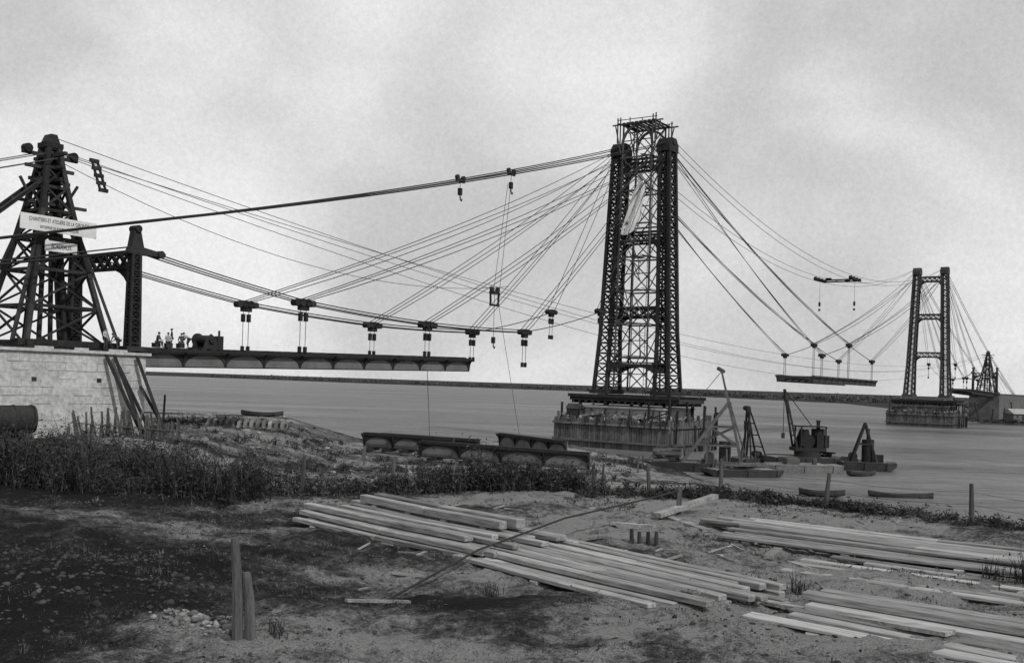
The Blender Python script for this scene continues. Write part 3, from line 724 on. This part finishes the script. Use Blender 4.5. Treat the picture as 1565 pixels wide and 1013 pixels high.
B.cyl((2.3,0,2.4),(2.3,0,5.0),.85,n=16); B.cyl((2.3,0,5.0),(2.3,0,6.0),.24,n=10); B.cyl((2.3,0,5.95),(2.3,0,6.1),.34,n=10)
B.box((1.2,0,5.3),(3.6,2.8,.12)); B.box((2.6,0,3.4),(1.6,2.2,1.6))
for sx in(-.3,2.9):
    for sy in(-1.2,1.2): B.bar((sx,sy,2.4),(sx,sy,5.3),.16)
B.cyl((.6,-1,3.1),(.6,1,3.1),.6,n=14); B.cyl((.6,-1.1,3.4),(.6,-1.2,3.4),.9,n=18)
for sy in(-.9,.9):
    B.prism([(-.7,sy-.05,2.5),(1.4,sy-.05,2.5),(.7,sy-.05,4.9),(.2,sy-.05,4.9)],(0,.1,0))
    B.bar((-.7,sy,2.6),(-2.3,sy*.2,10.0),.22)
for f in(.2,.4,.6,.8): B.bar((-.7-1.6*f,-.9*(1-.8*f),2.6+7.4*f),(-.7-1.6*f,.9*(1-.8*f),2.6+7.4*f),.14)
B.tube([(-2.3,0,10),(1.4,0,5.4)],.06,4);B.tube([(-2.3,0,10),(-2.3,0,4.2)],.045,4); B.box((-2.3,0,4),(.35,.35,.7))
for i in range(6): B.bar((3.0,random.uniform(-1.6,1.6),1.45+.1*i),(4.0,random.uniform(-1.6,1.6),1.5+.1*i),.2)
B.obj('steam_crane_barge',[HULL,DECKW,WOODD],place(37.8,129,0,.05))
B=MB(); hull(B,5,3.4,.9,.8); B.mi=1; deckboards(B,5,3.4,.9,.8); B.mi=2
for sy in(-.35,.35): B.bar((-.8,sy,.95),(-.5,sy,7.4),.22)
for sy in(-1.3,1.3): B.bar((1.6,sy,.95),(-.4,sy*.25,7.0),.2); B.bar((-.7,sy,.95),(-.45,sy*.25,5.2),.16)
for f in(.25,.5,.75): B.bar((1.6-2*f,-1.3*(1-.75*f),.95+6*f),(1.6-2*f,1.3*(1-.75*f),.95+6*f),.14); B.bar((1.6-2*f,0,.95+6*f),(-.75+.3*f,0,.95+6*f),.14)
B.box((-.7,0,5.2),(.5,.5,1.1)); B.cyl((-.75,-.5,7.4),(-.75,.5,7.4),.3,n=12); B.cyl((.9,-.7,1.5),(.9,.7,1.5),.4,n=12)
B.obj('pile_driver_barge',[HULL,DECKW,WOODD],place(31.4,129,0,.3))
B=MB(); hull(B,7.6,4.2,1.0,1.2); B.mi=1; deckboards(B,7.6,4.2,1.0); B.mi=2
for sy in(-1,1):
    B.bar((-1.6,sy,1.1),(0,sy*.2,6.0),.26); B.bar((1.4,sy,1.1),(0,sy*.2,6.0),.26); B.bar((-.9,sy*.7,3.3),(.8,sy*.7,3.3),.2)
B.cyl((.4,0,1.0),(.4,0,3.9),.75,n=14); B.cyl((.4,0,3.9),(.4,0,5.3),.2,n=8); B.cyl((-1.4,-.6,1.7),(-1.4,.6,1.7),.55,n=12); B.box((-1.4,0,1.2),(1.2,1.6,.4)); B.box((1.8,.3,1.5),(1,1.2,1.0)); B.box((-2.4,-.4,1.3),(.9,1,.6))
B.obj('work_barge',[HULL,DECKW,WOODD],place(45.6,127.5,0,-.25))
B=MB(); hull(B,9,3.4,.75,1.0,.3); B.mi=1; deckboards(B,9,3.4,.75,1); B.mi=2
for i in range(10): B.bar((-3.5+random.uniform(0,3),random.uniform(-1.2,1.2),.95+.06*i),(0+random.uniform(0,3),random.uniform(-1.2,1.2),.95+.06*i),.22)
for i in range(4): B.bar((-3+i*1.7,1.2,.8),(-3+i*1.7+random.uniform(-.4,.4),1.2,random.uniform(1.8,3.2)),.16)
B.obj('timber_pontoon',[HULL,DECKW,SCAF],place(26.5,112.5,0,.2))
B=MB(); hull(B,10.5,3.6,.9,1.6,.3); B.mi=1; deckboards(B,10.5,3.6,.9,1.6); B.mi=2; B.cyl((2,0,.9),(2,0,1.7),.3,n=10); B.box((-1,0,1.3),(1.6,1.4,.8)); B.obj('timber_pontoon',[HULLL,DECKW,SCAF],place(35.2,120.5,0,.16))
def rowboat(Ln,W,M,name='rowing_boat',mat=None):
    B=MB(); n=11; vs=[];fs=[];k=7
    for i in range(n):
        f=i/(n-1); w_=W/2*max(.05,math.sin(math.pi*min(1,.12+f*.95)))**.6; sh=.25*(2*f-1)**2
        for j in range(k):
            a=math.pi*j/(k-1); vs.append((Ln*(f-.5),math.cos(a)*w_,.42+sh-(math.sin(a)**.7)*.55))
    for i in range(n-1):
        for j in range(k-1): a=i*k+j; fs.append((a,a+k,a+k+1,a+1))
    fs.append(tuple(range(k)))
    B.add(vs,fs)
    for f in(.3,.55,.78): B.box((Ln*(f-.5),0,.28),(.25,W*.8,.04))
    o=B.obj(name,mat or HULL,M); o.modifiers.new('s','SOLIDIFY').thickness=.06
rowboat(4.2,1.5,place(29.6,93.5,.05,-.1)); rowboat(6.0,1.5,place(37.6,95,-.12,-.06)); rowboat(5,1.6,place(-30,121,hz(-30,121)+.05,.1))
rowboat(4.5,1.4,place(42,118,.0,.5))
# ---------------------------------------------------------------- fences
F=MB()
posts=[(-24,36.5),(-17.2,33.6),(-7.8,28.2),(-6.2,30.0),(-3.6,31.3),(-.9,32.2),(2.9,33.2),(4.8,33.4),(7.1,33),(9.8,30.6),(13,27.8),(16.5,25),(20,22.5)]
tops=[]
for x,y in posts:
    z=hz(x,y); h=random.uniform(1.0,1.35); l=random.uniform(-.12,.14)
    F.tube([(x,y,z-.3),(x+l*.5,y,z+h*.5),(x+l,y,z+h)],[.08,.07,.055],7); tops.append((x+l*.8,y,z+h*.8))
F.mi=1
for a,b_ in zip(tops,tops[1:]):
    for dd in(0,-.35): cab((a[0],a[1],a[2]+dd),(b_[0],b_[1],b_[2]+dd),.08,.005,5,F)
F.obj('post_and_wire_fence',[WOODG,CABLE])
F=MB()
for x,y,h in((-3.42,12.9,1.3),(-3.27,12.95,.85)): z=hz(x,y); F.tube([(x,y,z-.3),(x-.02,y,z+h*.3),(x-.04,y+.02,z+h*.6),(x-.08,y,z+h*.94),(x-.085,y,z+h)],[.082,.07,.066,.058,.048],9)
F.obj('old_fence_post',WOODG)
F=MB()
for x,y,h in((-48,118,3.2),(-44,104,2.6),(-13,90,1.8),(-20,82,1.6),(0,98,1.7),(12,92,1.6),(3.5,80,1.5),(-33,95,3),(-3,86,1.5),(14,104,1.5),(8,84,1.4),(-8,78,1.3)): z=hz(x,y);F.bar((x,y,z-.2),(x+.1,y,z+h),.16)
F.obj('survey_stakes',WOODG)
# ---------------------------------------------------------------- timber stacks
def stack(name,x0,y0,x1,y1,rows,w=.28,h=.24,fan=.25,jit=.35,gap=.04,zoff=0,mat=None):
    Ln=math.hypot(x1-x0,y1-y0); B=MB()
    for sx in np.linspace(.12,.88,4): B.box((Ln*sx,-(max(rows)*(w+gap))/2,.02),(.2,max(rows)*(w+gap)-.1,.16))
    z=.1
    for r,nb in enumerate(rows):
        for i in range(nb):
            y=-(i+.5)*(w+gap)-(max(rows)-nb)*(w+gap)*.35; a=random.uniform(-jit,jit); b_=random.uniform(-jit,jit)
            f_=random.uniform(-fan,fan)*.5; g_=random.uniform(-fan,fan)*.3
            ww=w*random.uniform(.72,1.0);hh=h*random.uniform(.78,1)
            bow=random.uniform(-.04,.04)
            mid=(Ln*.5,y+(f_+g_)*.5+bow,z+hh/2)
            B.bar((a,y+g_,z+hh/2+random.uniform(0,.03)),mid,ww,hh); B.bar(mid,(Ln+b_,y+f_,z+hh/2+random.uniform(0,.04)),ww,hh)
        z+=h+.006
    zg=min(hz(x0,y0),hz(x1,y1),hz((x0+x1)/2,(y0+y1)/2))
    return B.obj(name,[mat or WOOD],place(x0,y0,zg-.02+zoff,math.atan2(y1-y0,x1-x0)),None,.014)
stack('timber_stack',-3.0,25.7,1.3,21.1,[11,10,8],w=.24,h=.12,fan=.42,jit=.7,gap=.02)
stack('timber_beams_on_stack',-3.2,25.2,.4,21.2,[2],w=.30,h=.2,fan=.08,zoff=.40,jit=.15)
stack('timber_stack',1.2,21.4,4.8,17.0,[8,7],w=.23,h=.12,fan=.18,jit=.45,gap=.02)
stack('timber_stack',.5,20.0,3.8,16.2,[6,3],w=.25,h=.10,fan=.3,gap=.03,jit=.6)
stack('timber_stack',5.1,16.6,11.5,11.6,[3,2],w=.3,h=.15,fan=.1,jit=.5,gap=.06)
stack('timber_planks',4.5,16.0,11,10.4,[3],w=.36,h=.07,fan=.2,jit=.5,gap=.08)
stack('timber_stack',6.5,25.6,13.5,20.0,[10,7],w=.28,h=.09,fan=.5,jit=.9,gap=.03)
stack('timber_planks',7.2,21.0,13.2,16.6,[6],w=.26,h=.07,fan=.6,jit=.9,gap=.15)
Pl=MB()
def plank(x0,y0,x1,y1,w=.25,h=.07,l0=.06,l1=.06): Pl.bar((x0,y0,hz(x0,y0)+l0),(x1,y1,hz(x1,y1)+l1),w,h)
plank(3.9,25.6,5.9,28.2,.2,.12,.1,.45); plank(4.0,26.8,4.9,24.2); plank(4.2,16.6,6.3,14.0,.3,.06); plank(-.4,19.0,.9,18.2,.2); plank(5.5,20.8,6.3,22.6,.2); plank(2.6,24.6,3.6,24.0,.15)
plank(-5,24.2,-3.6,24.6,.14); plank(-2.4,15.2,-1.5,15.9,.09,.04); plank(6.6,24.6,7.3,22.2,.22); plank(8.6,19,10.2,18.6,.2); plank(1.0,21.8,2.2,22.6,.16)
for i in range(70):
    x=random.uniform(-3,11);y=random.uniform(15.5,29);a=random.uniform(0,3.1);l=random.uniform(.12,.6); plank(x,y,x+l*math.cos(a),y+l*math.sin(a),random.uniform(.03,.08),.03,.02,.04)
Pl.obj('loose_planks',WOOD)
St=MB()
for i,(x,y) in enumerate([(2.85,22.4),(3.02,22.35),(3.2,22.3),(3.38,22.25)]): z=hz(x,y);St.cyl((x,y,z-.1),(x+random.uniform(-.03,.04),y,z+.3+random.uniform(-.08,.08)),.055,.04,n=8)
St.obj('wooden_stakes',WOODD)
Rp=MB(); Rp.tube([(-1.95,16.0,hz(-1.95,16)-.02),(-.5,18.9,6.6),(1.3,21.9,6.85),(3.95,25.6,7.0),(4.6,26.6,7.05)],.022,6)
Rp.mi=1; Rp.bar((4.6,26.6,6.1),(4.62,26.62,7.15),.12); Rp.obj('guy_rope',[CABLE,WOODG])
IV=np.array(ICO_V);IF=np.array(ICO_F)
def scatter(name,px,py,r,mat,lift=.1):
    n=len(px); z=H(px,py)+r*lift
    jit=.6+.75*rng.random((n,len(IV),1)); sc3=(.6+.7*rng.random((n,1,3)))*np.array([1,1,.65])
    V=IV[None]*jit*sc3*r[:,None,None]; V=V+np.stack([px,py,z],1)[:,None,:]
    Fq=IF[None]+(np.arange(n)*len(IV))[:,None,None]
    return mkmesh(name,V.reshape(-1,3),Fq.reshape(-1,3),mat)
n=110; scatter('stone_heap',-4.15+rng.normal(size=n)*.28,13.35+rng.normal(size=n)*.22,.02+.06*rng.random(n)**1.5,RUB,.3)
n=6000; px=rng.uniform(-13,13,n);py=rng.uniform(11,31,n); kk=fbm(px*.6,py*.6,51)>.5
scatter('soil_clods',px[kk],py[kk],(.012+.045*rng.random(n)**3)[kk],CLOD,.1)
n=1400; px=rng.normal(size=n)*1.6-6.9;py=rng.normal(size=n)*1.8+15.8; scatter('earth_mound_clods',px,py,.015+.06*rng.random(n)**3,CLOD,.0)
n=400; scatter('bank_stones',rng.uniform(-40,8,n),rng.uniform(60,128,n),.08+.28*rng.random(n)**2,RUB)
# ---------------------------------------------------------------- weeds and grass
def blades(name,spots,mat,leafy=0,wk=1,lk=1,ln=.5):
    sp=np.array([s_[:5] for s_ in spots],float); rep=np.repeat(np.arange(len(sp)),sp[:,4].astype(int)); S_=sp[rep]; n=len(S_)
    rr=np.abs(rng.normal(size=n))*S_[:,3]*.6; th=rng.random(n)*6.283
    x=S_[:,0]+rr*np.cos(th);y=S_[:,1]+rr*np.sin(th);z=H(x,y)-.03
    h=S_[:,2]*(.35+.85*rng.random(n))*np.exp(-(rr/(S_[:,3]*1.6))**2)
    la=rng.random(n)*6.283; lean=h*(.08+ln*rng.random(n)); wd=wk*(.004+.006*rng.random(n))*np.clip(y/15,.7,3)
    px,py=np.cos(la+1.57)*wd,np.sin(la+1.57)*wd; dx,dy=np.cos(la)*lean,np.sin(la)*lean
    V=np.stack([np.stack([x-px,y-py,z],1),np.stack([x+px,y+py,z],1),
      np.stack([x+dx*.35+px*.8,y+dy*.35+py*.8,z+h*.6],1),np.stack([x+dx*.35-px*.8,y+dy*.35-py*.8,z+h*.6],1),np.stack([x+dx,y+dy,z+h],1)],1).reshape(-1,3)
    b0=np.arange(n)*5
    tris=np.concatenate([np.stack([b0,b0+1,b0+2],1),np.stack([b0,b0+2,b0+3],1),np.stack([b0+3,b0+2,b0+4],1)])
    if leafy:
        k=leafy; ri=np.repeat(np.arange(n),k); f=.2+.8*rng.random(len(ri))
        c=np.stack([x[ri]+dx[ri]*f*f,y[ri]+dy[ri]*f*f,z[ri]+h[ri]*f],1)+rng.normal(size=(len(ri),3))*.04
        sz=lk*(.012+.026*rng.random((len(ri),1)))*np.clip(y[ri]/20,.8,2.6)[:,None]
        a=rng.normal(size=(len(ri),3))*sz*np.array([1,1,.8]); b_=rng.normal(size=(len(ri),3))*sz*.6
        LV=np.stack([c,c+a+b_,c+a*1.8],1).reshape(-1,3); o0=len(V); V=np.concatenate([V,LV])
        tris=np.concatenate([tris,(np.arange(len(LV))+o0).reshape(-1,3)])
    return mkmesh(name,V,tris,mat)
sp=[]
def eY(x): return float(edgeY(np.array(x)))
for i in range(230):
    x=random.uniform(-20,-7.2); y=eY(x)+random.uniform(-3.5,2.5)
    g_=float(fbm(x*.4,y*.4,41))
    sp.append((x,y,random.uniform(.25,.6)+max(0,g_-.40)*4.2,.5,36))
for i in range(30): x=random.uniform(-16,-10); y=eY(x)+random.uniform(-1.5,1.5); sp.append((x,y,random.uniform(1.1,1.9),.45,44))
for i in range(150): x=random.uniform(-8,0); y=eY(x)+random.uniform(-1.5,2.5); g_=float(fbm(x*.6,y*.6,43)); sp.append((x,y,.16+max(0,g_-.42)*3.4,.4,30))
for i in range(40): x=random.gauss(1.4,1.0); y=eY(x)+random.uniform(-1,1); sp.append((x,y,random.uniform(.4,1.1),.3,40))
for i in range(18): x=random.gauss(-.9,.5); y=eY(x)+random.uniform(-.5,1); sp.append((x,y,random.uniform(.4,.9),.3,30))
for i in range(300): x=random.uniform(2.5,22); y=eY(x)+random.uniform(-1.8,1.8); sp.append((x,y,random.uniform(.12,.4),.45,26))
blades('bushy_weeds',sp,WEED,10,.8,1,.9)
sp=[]
for i in range(520):
    x=random.uniform(-36,16);y=random.uniform(44,112)
    if fbm(x*.12,y*.12,21)>.5: sp.append((x,y,random.uniform(.2,.8),1.1,26))
for i in range(80): x=random.gauss(-20,6);y=random.gauss(62,8); sp.append((x,y,random.uniform(.5,1.5),1.0,36))
blades('bank_scrub',sp,WEED,6,.8,1,.8)
sp=[]
for i in range(10000):
    x=random.uniform(-13,13);y=random.uniform(10.5,31)
    d=fbm(x*.4,y*.4,33)+(.06 if x<-2 else 0)+(.05 if y<17 else 0)
    if d>.54: sp.append((x,y,random.uniform(.03,.12),.16,10))
blades('rough_grass',sp,GRASS,1,.7,.7)
sp=[(9.7,18.6,.85,.4,90),(5.2,17.6,.5,.25,40),(4.75,17.9,.35,.2,24),(-.2,16.9,.3,.3,30),(.5,20.1,.25,.2,14),(-3.0,13.1,.3,.25,30),(3.0,16.0,.2,.2,20),(9.2,18.9,.5,.3,40),(-5.6,16.2,.25,.4,30),(-7.6,17.5,.3,.6,30)]
blades('spiky_weed_tufts',sp,WEED,2)
# ---------------------------------------------------------------- world, sun, camera
el=math.radians(42); az=math.radians(143)
wd=bpy.data.worlds.new('World'); sc.world=wd; wd.use_nodes=True; nt=wd.node_tree;N=nt.nodes;L=nt.links
bg=N['Background']; bg.inputs['Strength'].default_value=.1
sk=N.new('ShaderNodeTexSky'); sk.sky_type='NISHITA'; sk.sun_disc=False; sk.sun_elevation=el; sk.sun_rotation=az; sk.air_density=1.0; sk.dust_density=3.5; sk.ozone_density=1
bw=N.new('ShaderNodeRGBToBW'); L.new(sk.outputs[0],bw.inputs[0])
tc=N.new('ShaderNodeTexCoord'); mp=N.new('ShaderNodeMapping'); mp.inputs['Scale'].default_value=(1,1,1.5); L.new(tc.outputs['Generated'],mp.inputs[0])
c1=N.new('ShaderNodeTexNoise'); c1.inputs['Scale'].default_value=2.9; c1.inputs['Detail'].default_value=5; c1.inputs['Roughness'].default_value=.48; c1.inputs['Distortion'].default_value=.3; L.new(mp.outputs[0],c1.inputs['Vector'])
c2=N.new('ShaderNodeTexNoise'); c2.inputs['Scale'].default_value=210; c2.inputs['Detail'].default_value=5; c2.inputs['Roughness'].default_value=.95; L.new(tc.outputs['Generated'],c2.inputs['Vector'])
r1=N.new('ShaderNodeMapRange'); r1.interpolation_type='SMOOTHSTEP'; r1.inputs['From Min'].default_value=.36; r1.inputs['From Max'].default_value=.70; r1.inputs['To Min'].default_value=5.8; r1.inputs['To Max'].default_value=8.9; L.new(c1.outputs['Fac'],r1.inputs['Value'])
r2=N.new('ShaderNodeMapRange'); r2.inputs['From Min'].default_value=.3; r2.inputs['From Max'].default_value=.7; r2.inputs['To Min'].default_value=.88; r2.inputs['To Max'].default_value=1.12; L.new(c2.outputs['Fac'],r2.inputs['Value'])
def mth(a,b_,op='MULTIPLY'):
    k=N.new('ShaderNodeMath');k.operation=op;L.new(a,k.inputs[0]);L.new(b_,k.inputs[1]);return k.outputs[0]
mxw=N.new('ShaderNodeMix'); mxw.data_type='FLOAT'; mxw.inputs[0].default_value=.94
L.new(bw.outputs[0],mxw.inputs[2]); L.new(r1.outputs[0],mxw.inputs[3])
L.new(mth(mxw.outputs[0],r2.outputs[0]),bg.inputs['Color'])
sl=bpy.data.lights.new('sun','SUN'); sl.energy=2.6; sl.angle=math.radians(1.0); sl.color=(1,.995,.985)
so=bpy.data.objects.new('sun',sl); sc.collection.objects.link(so)
sd=Vector((math.sin(az)*math.cos(el),math.cos(az)*math.cos(el),math.sin(el)))
so.rotation_euler=sd.to_track_quat('Z','Y').to_euler(); so.location=(0,0,100)
cd=bpy.data.cameras.new('camera'); cd.lens=35; cd.sensor_width=36; cd.shift_y=.0492; cd.shift_x=.0016; cd.clip_end=12000; cd.clip_start=.1
co_=bpy.data.objects.new('camera',cd); sc.collection.objects.link(co_)
co_.matrix_world=Matrix.Translation((0,0,9.8))@Matrix.Rotation(math.radians(90),4,'X')@Matrix.Rotation(.032,4,'Z')
sc.camera=co_
sc.view_settings.view_transform='Standard'; sc.view_settings.look='None'; sc.view_settings.exposure=0
